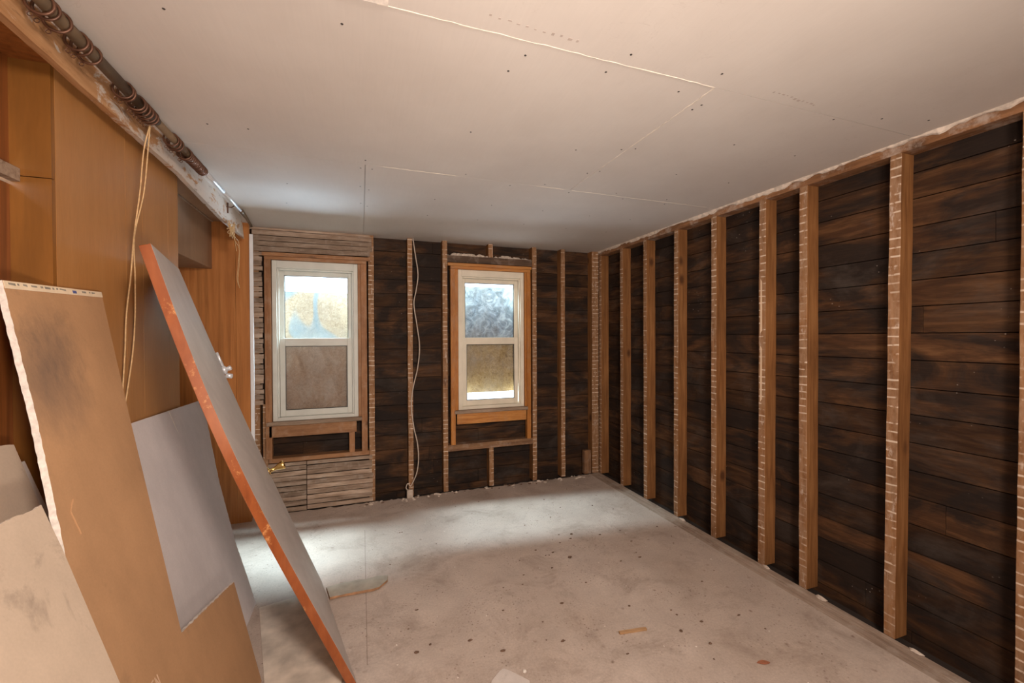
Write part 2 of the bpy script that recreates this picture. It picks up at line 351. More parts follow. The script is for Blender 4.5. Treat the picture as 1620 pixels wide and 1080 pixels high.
# ------------------------------------------------------------------ mesh helpers
class MB:
    def __init__(s): s.v = []; s.f = []; s.mi = []; s.rn = []
    def add(s, vs, fs, mi=0, rn=0.0):
        o = len(s.v); s.v += [tuple(q) for q in vs]; s.f += [tuple(i + o for i in f) for f in fs]
        s.mi += list(mi) if isinstance(mi, (list, tuple)) else [mi] * len(fs); s.rn += [rn] * len(fs); return s
    def box(s, x0, x1, y0, y1, z0, z1, mi=0, rn=0.0):
        vs = [(x, y, z) for z in (z0, z1) for y in (y0, y1) for x in (x0, x1)]
        return s.add(vs, [(0, 2, 3, 1), (4, 5, 7, 6), (0, 1, 5, 4), (2, 6, 7, 3), (0, 4, 6, 2), (1, 3, 7, 5)], mi, rn)
    def tube(s, pts, r, n=8, closed=False, mi=0, caps=True):
        pts = [Vector(p) for p in pts]; L = len(pts); rings = []
        rr = r if isinstance(r, (list, tuple)) else [r] * L
        up = Vector((0, 0, 1)); prev = None
        for i, p in enumerate(pts):
            a = pts[i - 1] if (i > 0 or closed) else p; b = pts[(i + 1) % L] if (i < L - 1 or closed) else p
            t = (b - a).normalized()
            if prev is None: nn = t.orthogonal().normalized()
            else: nn = (prev - t * prev.dot(t)).normalized()
            prev = nn; bb = t.cross(nn)
            rings.append([p + (nn * math.cos(2 * math.pi * k / n) + bb * math.sin(2 * math.pi * k / n)) * rr[i] for k in range(n)])
        vs = [q for g in rings for q in g]; fs = []
        for i in range(L if closed else L - 1):
            j = (i + 1) % L
            for k in range(n): fs.append((i * n + k, i * n + (k + 1) % n, j * n + (k + 1) % n, j * n + k))
        if caps and not closed: fs += [tuple(range(n))[::-1], tuple(range((L - 1) * n, L * n))]
        return s.add(vs, fs, mi)
    def lathe(s, prof, origin, axis, n=20, mi=0):
        o = Vector(origin); a = Vector(axis).normalized(); x = a.orthogonal().normalized(); y = a.cross(x)
        vs = [o + a * h + (x * math.cos(2 * math.pi * k / n) + y * math.sin(2 * math.pi * k / n)) * r for (r, h) in prof for k in range(n)]
        fs = [(i * n + k, i * n + (k + 1) % n, (i + 1) * n + (k + 1) % n, (i + 1) * n + k) for i in range(len(prof) - 1) for k in range(n)]
        fs += [tuple(range(n))[::-1], tuple(range((len(prof) - 1) * n, len(prof) * n))]
        return s.add(vs, fs, mi)
    def build(s, name, mats, parent=None, bevel=0, smooth=False, loc=None, rotz=0):
        me = bpy.data.meshes.new(name); me.from_pydata(s.v, [], s.f)
        mats = mats if isinstance(mats, (list, tuple)) else [mats]
        for m in mats: me.materials.append(M[m] if isinstance(m, str) else m)
        me.polygons.foreach_set('material_index', s.mi)
        if any(s.rn):
            at = me.attributes.new('rnd', 'FLOAT', 'FACE'); at.data.foreach_set('value', s.rn)
        if smooth: me.polygons.foreach_set('use_smooth', [True] * len(s.f))
        me.update()
        import bmesh
        bm = bmesh.new(); bm.from_mesh(me); bmesh.ops.recalc_face_normals(bm, faces=bm.faces); bm.to_mesh(me); bm.free()
        o = bpy.data.objects.new(name, me); COL.objects.link(o)
        if loc: o.location = loc
        o.rotation_euler.z = rotz
        if bevel:
            b = o.modifiers.new('bevel', 'BEVEL'); b.width = bevel; b.segments = 2; b.limit_method = 'ANGLE'
        if parent: o.parent = parent
        return o
def tag(o, label, cat, group=None, kind=None):
    o['label'] = label; o['category'] = cat
    if group: o['group'] = group
    if kind: o['kind'] = kind
    return o
def struct(o, label=None):
    o['kind'] = 'structure'
    if label: o['label'] = label
    return o
def empty(name, loc=(0, 0, 0)):
    o = bpy.data.objects.new(name, None); COL.objects.link(o); o.location = loc; o.empty_display_size = .05; return o
def kid(o, parent):
    """parent while keeping the world place"""
    o.parent = parent; o.matrix_parent_inverse = Matrix.Translation(parent.location).inverted(); return o

# ------------------------------------------------------------------ sheathed walls
def boards(mb, along, a0, a1, off0, off1, z0, z1, pitch, hole_list=(), seed=1):
    rg = random.Random(seed); z = z0; row = 0
    while z < z1 - .005:
        zt = min(z1, z + pitch * rg.uniform(.94, 1.06))
        segs = [(a0, a1)]
        for (h0, h1, hz0, hz1) in hole_list:
            if zt > hz0 and z < hz1:
                ns = []
                for (s0, s1) in segs:
                    if h1 <= s0 or h0 >= s1: ns.append((s0, s1))
                    else:
                        if h0 > s0: ns.append((s0, h0))
                        if h1 < s1: ns.append((h1, s1))
                segs = ns
        for (s0, s1) in segs:
            cuts = [s0]
            c = s0 + rg.uniform(.8, 2.6)
            while c < s1 - .5: cuts.append(c); c += rg.uniform(1.4, 3.0)
            cuts.append(s1)
            for i in range(len(cuts) - 1):
                d = rg.uniform(-.002, .002); rn = rg.uniform(.02, 1); sl = rg.uniform(-.003, .003)
                p, q = cuts[i] + .001, cuts[i + 1] - .001; zb = z + .0035; ze = zt - .001
                o0 = off0 + d
                if along == 'X': vs = [(p, o0, zb), (q, o0, zb + sl * 0), (q, off1, zb), (p, off1, zb), (p, o0, ze), (q, o0, ze), (q, off1, ze), (p, off1, ze)]
                else: vs = [(o0, p, zb), (o0, q, zb), (off1, q, zb), (off1, p, zb), (o0, p, ze), (o0, q, ze), (off1, q, ze), (off1, p, ze)]
                mb.add(vs, [(0, 3, 2, 1), (4, 5, 6, 7), (0, 1, 5, 4), (1, 2, 6, 5), (2, 3, 7, 6), (3, 0, 4, 7)], 0, rn)
        z = zt; row += 1
    return mb
D = .095   # stud depth
HOLES = [(-3.196, -2.504, .785, 2.172), (-1.577, -.883, .785, 2.172)]
b = boards(MB(), 'X', -3.95, .115, D, D + .022, -.10, 2.5, .135, HOLES, 3)
b.rn = [max(.02, x) for x in b.rn]
struct(b.build('wall_back', 'board_x'), 'dark horizontal sheathing boards behind the window wall studs')
mb = MB()   # tar paper / outer skin behind the boards, round the two openings
for (x0, x1, z0, z1) in ((-3.98, -3.196, -.1, 2.5), (-2.504, -1.577, -.1, 2.5), (-.883, .14, -.1, 2.5), (-3.196, -2.504, -.1, .785), (-3.196, -2.504, 2.172, 2.5), (-1.577, -.883, -.1, .785), (-1.577, -.883, 2.172, 2.5)):
    mb.box(x0, x1, D + .0225, D + .035, z0, z1)
struct(mb.build('wall_outer_skin', 'dark'))
b = boards(MB(), 'Y', -5.32, .095, D, D + .022, -.10, 2.5, .1335, (), 8)
struct(b.build('wall_right', 'board_y'), 'dark stained horizontal sheathing boards behind the right hand studs')
struct(MB().box(D + .0225, D + .05, -5.35, .14, -.1, 2.5).build('wall_right_skin', 'dark'))
struct(MB().box(-3.95, .14, -5.36, -5.32, -.05, 2.44).build('wall_near', 'bed_wall'))

# ------------------------------------------------------------------ ceiling
mb = MB(); G = .0012
xs0, xs1 = -3.96, .10
def sheet(x0, x1, y0, y1): mb.box(x0 + G, x1 - G, y0 + G, y1 - G, H, H + .013)
for (y0, y1, cuts) in ((-5.36, -4.02, (-3.96, .10)), (-4.02, -2.84, (-3.96, .10)), (-2.84, -1.66, (-3.96, -1.216, .10)), (-1.66, .095, (-3.96, -2.45, .10))):
    for i in range(len(cuts) - 1): sheet(cuts[i], cuts[i + 1], y0, y1)
mb.box(xs0, xs1, -5.36, .12, H + .0131, H + .05)
ceil = struct(mb.build('ceiling', 'drywall'), 'bare grey drywall ceiling with open sheet joints')
ceil_m = ceil
# raised torn paper along the joints
def strip(pts, w, z=H, h=.0012, jit=.002, seed=1):
    rg = random.Random(seed); m = MB(); n = 40; a, b_ = Vector(pts[0]), Vector(pts[1]); t = (b_ - a).normalized(); nn = Vector((-t.y, t.x))
    top = []; 
    vs = []; 
    for i in range(n + 1):
        p = a.lerp(b_, i / n); w0 = w * .55 * rg.uniform(.2, 1); o_ = rg.uniform(-jit, jit)
        l = p + nn * (w0 / 2 + o_); r_ = p - nn * (w0 / 2 - o_)
        vs += [(l.x, l.y, z), (r_.x, r_.y, z), (r_.x, r_.y, z - h), (l.x, l.y, z - h)]
    fs = []
    for i in range(n):
        q = i * 4; fs += [(q + 3, q + 2, q + 6, q + 7), (q, q + 3, q + 7, q + 4), (q + 1, q + 5, q + 6, q + 2)]
    return m.add(vs, fs)
for k, (a, c_, w) in enumerate([((-2.43, -2.84), (-1.216, -2.84), .007), ((-1.216, -2.84), (-1.216, -2.05), .012), ((-1.216, -2.05), (-1.216, -1.70), .004), ((-2.36, -1.66), (-1.95, -1.66), .010), ((-1.45, -1.66), (-1.25, -1.66), .009), ((-1.2, -1.66), (-.1, -1.66), .004)]):
    o = strip((a, c_), w, seed=k).build('joint_paper', 'joint'); kid(o, ceil)
# screws
scr = []
for x, y in [(-2.449, -1.72), (-2.475, -1.60), (-2.42, -1.6), (-2.475, -1.3), (-2.425, -1.25), (-2.475, -.95), (-2.425, -.9)]: scr.append((x, y))
def upx(px, py):
    pass
for (x, y) in [(-3.0, -2.62), (-2.95, -1.90), (-2.53, -2.72), (-1.95, -2.78), (-1.98, -2.68), (-1.62, -2.9), (-1.66, -2.78), (-1.33, -2.77), (-1.25, -2.92), (-1.18, -2.72), (-1.19, -2.68), (-1.185, -2.3), (-1.245, -2.27), (-1.245, -1.95), (-1.19, -2.0), (-2.0, -2.2), (-1.45, -2.2), (-1.9, -1.71), (-1.6, -1.62), (-1.4, -1.71), (-1.2, -1.62), (-.9, -1.71), (-.8, -1.62), (-.5, -1.71), (-.45, -1.62), (-2.0, -1.2), (-1.6, -1.2), (-1.2, -1.2), (-.8, -1.2), (-.45, -1.2), (-2.0, -.8), (-1.6, -.8), (-1.2, -.8), (-.8, -.8), (-.4, -.8), (-.75, -2.1), (-.35, -2.1), (-.35, -2.5), (-.75, -2.5), (-.55, -2.82), (-.35, -2.9), (-.15, -2.95), (-2.9, -1.2), (-2.95, -.8), (-3.1, -1.9)]: scr.append((x, y))
for (x, y) in scr:
    j = R.uniform(-.008, .008)
    o = MB().lathe([(.0045, 0), (.0042, -.0008), (.002, -.0012)], (x + j, y - j, H), (0, 0, -1) if False else (0, 0, 1), 8).build('ceiling_screw', 'screw'); kid(o, ceil)
o = MB().box(-2.52, -2.40, -2.90, -2.845, H - .004, H).build('torn_patch', 'gypsum'); kid(o, ceil)

rgp = random.Random(31)
for (x0, y0, x1, y1) in ((-2.12, -2.905, -1.80, -2.895), (-.98, -2.90, -.72, -2.88)):
    nn_ = 11
    for k in range(nn_):
        t = k / nn_; x = x0 + (x1 - x0) * t; y = y0 + (y1 - y0) * t + rgp.uniform(-.004, .004); w_ = rgp.uniform(.006, .014)
        kid(MB().box(x, x + w_, y, y + rgp.uniform(.004, .012), H - .0004, H).build('printed_mark', 'pencil'), ceil)
# ------------------------------------------------------------------ floor
rg = random.Random(5)
poly = [(-3.95, -5.32), (-.128, -5.32), (-.128, -.02)]
x = -.128
while x > -3.2: x -= rg.uniform(.02, .06); poly.append((x, -.035 + rg.uniform(-.03, .022)))
poly.append((-3.95, -.02))
n_ = len(poly); m = MB().add([(p[0], p[1], 0) for p in poly] + [(p[0], p[1], -.012) for p in poly], [tuple(range(n_))] + [tuple(range(n_, 2 * n_))[::-1]] + [(i, i + n_, (i + 1) % n_ + n_, (i + 1) % n_) for i in range(n_)])
struct(m.build('floor', 'floor'), 'dusty beige underlayment floor with brown specks')
mb = MB(); mb.box(-.126, -.062, -5.32, -.0, -.03, -.003); mb.box(-.0605, -.0, -5.32, -.0, -.03, -.0005)
struct(mb.build('trim_1', 'subfloor', bevel=.002), 'bare floorboard strip along the right hand studs')
struct(MB().box(-3.95, .10, -5.32, .10, -.08, -.0305).build('floor_under', 'dark'))
struct(MB().box(-3.95, -.1265, -.10, .0, -.03, -.0125).build('trim_2', 'subfloor'))

# ------------------------------------------------------------------ studs
def stud_mesh(h, w=.047, d=D, seed=0):
    rg = random.Random(seed); nz = max(2, int(h / .12)); prof = [(.002, 0), (w - .002, 0), (w, .002), (w, d), (0, d), (0, .002)]
    vs = []; fs = []; k = len(prof)
    for i in range(nz + 1):
        z = h * i / nz; dx = rg.uniform(-.0012, .0012); dy = rg.uniform(-.001, .0008)
        for (x, y) in prof: vs.append((x + dx, y + (dy if y < .01 else 0), z))
    for i in range(nz):
        for j in range(k): fs.append((i * k + j, i * k + (j + 1) % k, (i + 1) * k + (j + 1) % k, (i + 1) * k + j))
    fs += [tuple(range(k))[::-1], tuple(range(nz * k, (nz + 1) * k))]
    return MB().add(vs, fs)
PT = .05
ry = [(-.41, 'narrow pale stud, second in from the far right corner'), (-.788, 'orange stud with a dark knot near its top, right wall'), (-1.194, 'third full stud from the far corner on the right wall'),
      (-1.597, 'fourth full stud from the far corner on the right wall'), (-2.001, 'right wall stud with two long pale splinter scars on its face'),
      (-2.276, 'stud set close beside the scarred stud, plaster lines on its face'), (-2.727, 'widest nearest full stud on the right wall, by the wide bay'), (-3.179, 'stud cut by the right edge of the photo')]
ry[0] = (-.41, 'first stud out from the far corner post on the right wall')
ry[1] = (-.788, 'second stud from the corner post, orange with a dark knot near its top')
ry[2] = (-1.194, 'third stud from the corner post on the right wall'); ry[3] = (-1.597, 'fourth stud from the corner post on the right wall, pale side')
lean = {-.41: .004, -.788: .005, -1.194: -.004, -2.001: -.004, -2.276: .004, -2.727: -.018, -3.179: -.01}
for i, (y, lab) in enumerate(ry):
    o = stud_mesh(H - PT, .048, D, i).build('wall_stud', 'stud', loc=(0, y, 0), rotz=-math.pi / 2)
    # slight lean of the foot, as in the old wall
    ln = lean.get(y, 0)
    for v in o.data.vertices: v.co.x += ln * (v.co.z / H - .5) * -1
    tag(o, lab, 'stud', 'studs of the right hand wall')
    if y in (-2.001,):
        for (z0, z1) in ((1.86, 2.10 - .0), (1.42, 1.72)):
            pass
        m = MB()
        for (z0, z1) in ((1.52, 1.86), (1.07, 1.42)):
            m.add([(.012, -.0012, z0), (.026, -.0012, z0 + .02), (.024, -.0012, z1), (.015, -.0012, z1 + .02), (.012, .004, z0), (.026, .004, z0 + .02), (.024, .004, z1), (.015, .004, z1 + .02)],
                  [(0, 1, 2, 3), (4, 7, 6, 5), (0, 4, 5, 1), (1, 5, 6, 2), (2, 6, 7, 3), (3, 7, 4, 0)])
        s_ = m.build('splinter_scar', plain('raw_pale_wood', (.72, .56, .40), .8)); s_.parent = o; s_['label'] = 'pale raw splintered wood'
tag(MB().box(0, D, -5.3, .0, H - PT, H - .001).build('top_plate', 'plate_y', bevel=.003), 'long wooden top plate over the right wall studs', 'plate')
# back wall
bs = [(-2.414, 0, H, .05, 'stud just right of the left window, lath ends on it'), (-2.063, 0, H, .046, 'back wall stud with the white cable hanging down it'),
      (-1.732, 0, H, .047, 'full stud just left of the right window'), (-.792, 0, H, .047, 'full stud just right of the right window'),
      (-.461, 0, H, .047, 'lone stud between the right window and the corner post'), (-3.272, 0, .94, .040, 'short stud at the left of the left window apron'),
      (-1.267, 2.305, H, .046, 'short cripple stud above the right window'), (-1.267, 0, .385, .046, 'short cripple stud below the right window')]
for i, (x, z0, z1, w, lab) in enumerate(bs):
    y0 = .0
    if x == -3.272: y0 = .012
    o = stud_mesh(z1 - z0 - .001, w, D - y0 - .0005, 40 + i).build('wall_stud' if z1 - z0 > 1.5 else 'cripple_stud', 'stud', loc=(x, y0, z0))
    tag(o, lab, 'stud', 'studs of the window wall')
tag(stud_mesh(H - .001, .082, D, 60).build('corner_post', 'stud', loc=(-.084, 0, 0)), 'wide corner post facing the room at the far right corner', 'post')
tag(stud_mesh(H - PT - .002, .046, D - .002, 61).build('corner_stud', 'stud', loc=(0.001, -.004, 0), rotz=-math.pi / 2), 'corner stud turned to the right wall beside the corner post', 'stud')
tag(MB().box(-.185, -.10, -.004, .045, 0, .257).build('wood_block', 'rough_z', bevel=.004), 'short wooden block at the foot of the corner post', 'block')
# window framing timbers
def timber(name, b_, mat, label, cat, bevel=.002):
    o = MB().box(*b_).build(name, mat, bevel=bevel); return tag(o, label, cat)
timber('header_beam', (-1.684, -.793, .004, D, 2.238, 2.304), 'header_wood', 'dark rough header over the right window', 'beam')
timber('sill_beam', (-1.684, -.793, .0, D, .386, .448), 'rough_x', 'rough sill timber under the right window opening', 'beam')
timber('sill_beam', (-3.228, -2.415, .0, D, .43, .468), 'fir_dull_x', 'sill timber under the left window, over the lath', 'beam')

# lath
def laths(name, x0, x1, z0, z1, label, seed, pitch=.0435, joints=(), ragged=.012, y=-.0085):
    rg = random.Random(seed); m = MB(); z = z0
    while z < z1 - .01:
        h = pitch * rg.uniform(.80, .90); cuts = [x0] + list(joints) + [x1]
        for i in range(len(cuts) - 1):
            p = cuts[i] + (rg.uniform(-ragged, ragged) if i == 0 else .003); q = cuts[i + 1] + (rg.uniform(-ragged, ragged) if i == len(cuts) - 2 else -.003)
            rn = rg.uniform(.02, 1); nseg = max(1, int((q - p) / .08)); s0 = rg.uniform(-.004, .004); zz0 = z + rg.uniform(-.002, .002)
            vs = []; fs = []
            for k in range(nseg + 1):
                x = p + (q - p) * k / nseg; t = k / nseg; za = zz0 + s0 * t + rg.uniform(-.0012, .0012); zb = min(z1, za + h + rg.uniform(-.0015, .0015)); yy = y + rg.uniform(-.001, .001)
                vs += [(x, yy, za), (x, -.0005, za), (x, -.0005, zb), (x, yy, zb)]
            for k in range(nseg):
                a = k * 4
                for j in range(4): fs.append((a + j, a + (j + 1) % 4, a + 4 + (j + 1) % 4, a + 4 + j))
            fs += [(0, 1, 2, 3), (nseg * 4 + 3, nseg * 4 + 2, nseg * 4 + 1, nseg * 4)]
            m.add(vs, fs, 0, rn)
        z += pitch
    o = m.build(name, 'lath'); return tag(o, label, 'lath')
laths('lath_strips', -3.345, -2.388, 2.238, 2.438, 'old wooden lath strips above the left window', 2, .046)
laths('lath_strips', -3.335, -3.262, .94, 2.232, 'short stubs of weathered lath left of the left window', 3, ragged=.006)
laths('lath_strips', -3.228, -2.388, .004, .425, 'grey lath strips on the wall below the left window', 4, joints=(-2.935,), ragged=.006)
tag(stud_mesh(H - .01, .045, .05, 70).build('wall_stud', 'stud', loc=(-3.335, .0002, 0)), 'stud behind the lath stubs beside the white strip', 'stud', 'studs of the window wall')

# ------------------------------------------------------------------ windows
def window(idx, X0, X1, vin, wood_l, wood_r, head, head_cap, apron, board_spec, label):
    w = empty('window_%d' % idx, ((X0 + X1) / 2, 0, .78)); struct(w, label)
    def P(name, m, mat, bevel=.0015, **k):
        o = m.build(name, mat, bevel=bevel, **k); kid(o, w); return o
    Z0, Z1 = .786, 2.1705; y0 = .012
    f = MB()
    fw = .036
    f.box(X0, X0 + fw, y0, .115, Z0, Z1); f.box(X1 - fw, X1, y0, .115, Z0, Z1)
    f.box(X0 + fw, X1 - fw, y0, .115, Z1 - .065, Z1); f.box(X0 + fw, X1 - fw, y0, .115, Z0, Z0 + .03)
    # inner stops
    f.box(X0 + fw, X0 + fw + .014, y0 + .018, .05, Z0 + .03, Z1 - .065); f.box(X1 - fw - .014, X1 - fw, y0 + .018, .05, Z0 + .03, Z1 - .065)
    f.box(X0 + fw + .014, X1 - fw - .014, y0 + .018, .05, Z1 - .08, Z1 - .065)
    P('window_frame', f, vin, .003)
    def sash(name, x0, x1, z0, z1, ya, yb, sw, top, bot):
        s = MB(); s.box(x0, x0 + sw, ya, yb, z0, z1); s.box(x1 - sw, x1, ya, yb, z0, z1); s.box(x0 + sw, x1 - sw, ya, yb, z1 - top, z1); s.box(x0 + sw, x1 - sw, ya, yb, z0, z0 + bot)
        so = P(name, s, vin, .003)
        g = MB(); t = .005; gx0, gx1, gz0, gz1 = x0 + sw, x1 - sw, z0 + bot, z1 - top; ym = (ya + yb) / 2
        g.box(gx0, gx0 + t, ym - .006, ym, gz0, gz1); g.box(gx1 - t, gx1, ym - .006, ym, gz0, gz1); g.box(gx0 + t, gx1 - t, ym - .006, ym, gz1 - t, gz1); g.box(gx0 + t, gx1 - t, ym - .006, ym, gz0, gz0 + t)
        go = g.build('gasket', 'vinyl_dark'); go.parent = so
        pn = MB().box(gx0, gx1, ym + .001, ym + .004, gz0, gz1).build('pane', 'glass'); pn.parent = so
        return so
    sash('upper_sash', X0 + fw + .001, X1 - fw - .001, 1.455, Z1 - .066, .078, .108, .047, .052, .04)
    sash('lower_sash', X0 + fw + .0145, X1 - fw - .0145, Z0 + .031, 1.50, .0505, .077, .022 + .02, .068, .053)
    # wood surround
    for nm, bx, mt in wood_l + wood_r: P(nm, MB().box(*bx), mt, .002)
    fx = 'fir_dull_x' if idx == 1 else 'fir_x'
    P('head_casing', MB().box(*head), fx, .002); P('head_cap', MB().box(*head_cap), fx, .002)
    P('stool', MB().box(X0 - .045, X1 + .03, -.028, .0115, .752, .784), 'dull_x', .004)
    s2 = MB().box(X0 - .045, X1 + .012, .0117, .115, .752, .7855); P('sill', s2, 'dull_x', .002)
    P('apron', MB().box(*apron), fx, .002)
    for (bx, mt) in board_spec:
        x0, x1, ya, yb, z0, z1 = bx[:6]; tl = bx[6] if len(bx) > 6 else 0
        vs = [(x, y + (tl if z == z1 else 0), z) for z in (z0, z1) for y in (ya, yb) for x in (x0, x1)]
        o = MB().add(vs, [(0, 2, 3, 1), (4, 5, 7, 6), (0, 1, 5, 4), (2, 6, 7, 3), (0, 4, 6, 2), (1, 3, 7, 5)]).build('outdoor_board', mt); kid(o, w)
    return w
w1 = window(1, -3.195, -2.505, 'vinyl_grey',
    [('side_casing', (-3.248, -3.199, -.012, .045, .469, 2.171), 'fir_dull_z')],
    [('side_casing', (-2.478, -2.428, -.012, .04, .469, 2.171), 'fir_dull_z'), ('inner_casing', (-2.5045, -2.4785, -.002, .05, .786, 2.171), 'fir_dull_z'), ('inner_post', (-2.585, -2.538, -.006, .06, .469, .650), 'fir_dull_z')],
    (-3.248, -2.428, -.010, .094, 2.172, 2.20), (-3.262, -2.400, -.022, .02, 2.2005, 2.232),
    (-3.222, -2.522, -.012, .008, .652, .750),
    [((-3.30, -2.40, .165, .177, 1.46, 1.93, .11), 'osb1'), ((-3.22, -2.48, .135, .147, .62, 1.458), 'osb1b')],
    'white double hung window, boarded outside, with tan upper pane')
w2 = window(2, -1.576, -.884, 'vinyl',
    [('side_casing', (-1.656, -1.612, -.012, .045, .449, 2.171), 'fir_z'), ('inner_casing', (-1.6115, -1.580, -.002, .05, .786, 2.171), 'fir_z')],
    [('side_casing', (-.858, -.816, -.012, .045, .449, 2.171), 'fir_z'), ('inner_casing', (-.880, -.8585, -.002, .05, .786, 2.171), 'fir_z')],
    (-1.656, -.816, -.010, .094, 2.172, 2.20), (-1.682, -.808, -.022, .02, 2.2005, 2.229),
    (-1.597, -.868, -.012, .008, .648, .750),
    [((-1.70, -.76, .16, .172, 1.465, 2.03, .05), 'film'), ((-1.62, -.84, .135, .147, .935, 1.46), 'osb2')],
    'cream double hung window with silvery upper pane and orange wood surround')

# plaster left along the header of the right window
def crumb(name, c, r, mat, seed, flat=.5, parent=None, stretch=(1, 1)):
    rg = random.Random(seed); m = MB(); n = 7
    prof = [(.0, -.5), (.75, -.35), (1, 0), (.7, .38), (0, .5)]
    vs = []
    for (q, h) in prof[1:-1]:
        for k in range(n):
            a = 2 * math.pi * k / n; rr = r * q * rg.uniform(.65, 1.2)
            vs.append((c[0] + rr * math.cos(a) * stretch[0], c[1] + rr * math.sin(a) * stretch[1], c[2] + (h + .35) * r * 2 * flat * rg.uniform(.7, 1.1)))
    vs.append((c[0], c[1], c[2] + r * 2 * flat * .85)); L = len(vs) - 1
    fs = [(i * n + k, i * n + (k + 1) % n, (i + 1) * n + (k + 1) % n, (i + 1) * n + k) for i in range(2) for k in range(n)] + [(2 * n + k, 2 * n + (k + 1) % n, L) for k in range(n)] + [tuple(range(n))[::-1]]
    return m.add(vs, fs).build(name, mat)
def ridge(name, p0, p1, hmax, dep, mat, seed, up=(0, 0, 1), out=(0, -1, 0), n=50, lo=.1):
    rg = random.Random(seed); a, b_ = Vector(p0), Vector(p1); u = Vector(up); o_ = Vector(out); vs = []; fs = []; h = hmax * .5
    for i in range(n + 1):
        p = a.lerp(b_, i / n); h = max(hmax * lo, min(hmax, h + rg.uniform(-.4, .4) * hmax)); d = dep * rg.uniform(.5, 1)
        vs += [p, p + o_ * d, p + o_ * d * .6 + u * h * .75, p + u * h]
    for i in range(n):
        q = i * 4
        for j in range(4): fs.append((q + j, q + (j + 1) % 4, q + 4 + (j + 1) % 4, q + 4 + j))
    fs += [(3, 2, 1, 0), (n * 4, n * 4 + 1, n * 4 + 2, n * 4 + 3)]
    return MB().add(vs, fs).build(name, mat)
tag(ridge('plaster_remnant', (-1.683, .03, 2.3045), (-1.27, .03, 2.3045), .03, .03, 'plaster', 3), 'crumbled plaster on the right window header, left of the cripple stud', 'plaster')
tag(ridge('plaster_remnant', (-1.22, .03, 2.3045), (-.80, .03, 2.3045), .03, .03, 'plaster', 4), 'crumbled plaster on the right window header, right of the cripple stud', 'plaster')
tag(ridge('plaster_edge', (-.003, -3.6, H - .0005), (-.003, -.01, H - .0005), .026, .018, 'plaster', 5, up=(0, 0, -1), out=(-1, 0, 0), n=160, lo=.25), 'ragged plaster edge between ceiling and right wall top plate', 'plaster')

# ------------------------------------------------------------------ left side
XW = -3.402
mb = MB()
for (a, c_) in ((-2.31, -1.88), (-1.879, -1.734), (-1.733, -1.465), (-1.464, -1.34)): mb.box(XW - .018, XW, a + .0006, c_ - .0006, 0, H - .0005)
struct(mb.build('wall_left', 'panel'), 'smooth orange brown wood panelling on the left')
mb = MB(); mb.box(XW - .15, XW - .0005, -2.3095, -2.3275, 0, 2.0 + .012); mb.box(XW - .15, XW - .0005, -2.3095, -2.3275, 2.015, H - .0005)
struct(mb.build('wall_left_return', 'panel_return'), 'narrow varnished board turning back to the dark door')
dr = MB().box(XW - .125, XW - .101, -3.40, -2.328, 0, 1.985); struct(dr.build('door_1', 'panel_dark'), 'dark varnished door at the left edge')
mb = MB().box(XW - .125, XW - .101, -5.32, -2.328, 2.04, H - .0005); mb.box(XW - .125, XW - .101, -5.32, -3.402, 0, 2.039); struct(mb.build('wall_left_near', 'panel_dark'))
struct(MB().box(XW - .100, XW - .075, -3.40, -2.329, 1.995, 2.035).build('trim_3', 'dull_x'), 'pale door head strip')
struct(MB().box(XW - .10, -3.363, -5.3, -2.33, 2.375, H - .001).build('trim_6', 'panel_dark'))
# closet beyond the opening
mb = MB(); mb.box(-3.95, -3.4315, -.12, -.10, 0, H - .0005)
struct(mb.build('wall_closet_end', 'panel_orange'), 'orange fir plywood panel at the far end of the opening')
struct(MB().box(-3.43, -3.3335, -.122, -.085, 0, H - .0005).build('trim_4', 'panel_orange', bevel=.002), 'fir board beside the white strip')
struct(MB().box(-3.97, -3.951, -2.37, .09, 0, H - .0005).build('wall_closet_back', 'soffit'))
struct(MB().box(-3.95, XW - .019, -1.368, -1.343, 0, H - .0005).build('wall_closet_side', 'soffit'))
mb = MB().box(-3.949, -3.59, -1.342, -.121, 2.055, H - .001)
bulk = tag(mb.build('closet_bulkhead', 'soffit', bevel=.002), 'brown box shaped bulkhead hanging in the closet opening', 'bulkhead')
o = MB().box(-3.5895, -3.578, -1.342, -.121, H - .014, H - .002).build('pale_edge_strip', 'dull_x'); kid(o, bulk)
struct(MB().box(-3.577, -3.44, -1.342, -.121, H - .006, H - .0008).build('trim_5', 'soffit'))
tag(MB().box(-3.332, -3.306, -.118, -.104, .30, 2.352).build('white_strip', 'trim_white', bevel=.002), 'tall thin white strip beside the lath stubs', 'trim strip')
# header beam over the opening
rg = random.Random(9); N_ = 110; vs = []; fs = []
for i in range(N_ + 1):
    y = -5.3 + (5.3 - .33) * i / N_; zb = 2.333 - .044 * min(1, max(0, (y + 1.5) / .75)) + rg.uniform(-.0015, .0015)
    vs += [(-3.335 + rg.uniform(-.001, .001), y, zb), (-3.335 + rg.uniform(-.001, .001), y, H - .0008), (-3.362, y, H - .0008), (-3.362, y, zb + .003)]
y = -.25; vs += [(-3.337, y, 2.279), (-3.337, y - .03, 2.34), (-3.358, y - .03, 2.34), (-3.358, y, 2.29)]
for i in range(N_ + 1):
    q = i * 4
    for j in range(4): fs.append((q + j, q + (j + 1) % 4, q + 4 + (j + 1) % 4, q + 4 + j))
fs += [(3, 2, 1, 0), tuple(len(vs) - 4 + k for k in range(4))]
hb = tag(MB().add(vs, fs).build('header_beam', 'header', bevel=0), 'paint spattered wooden header beam along the top of the left wall', 'beam')

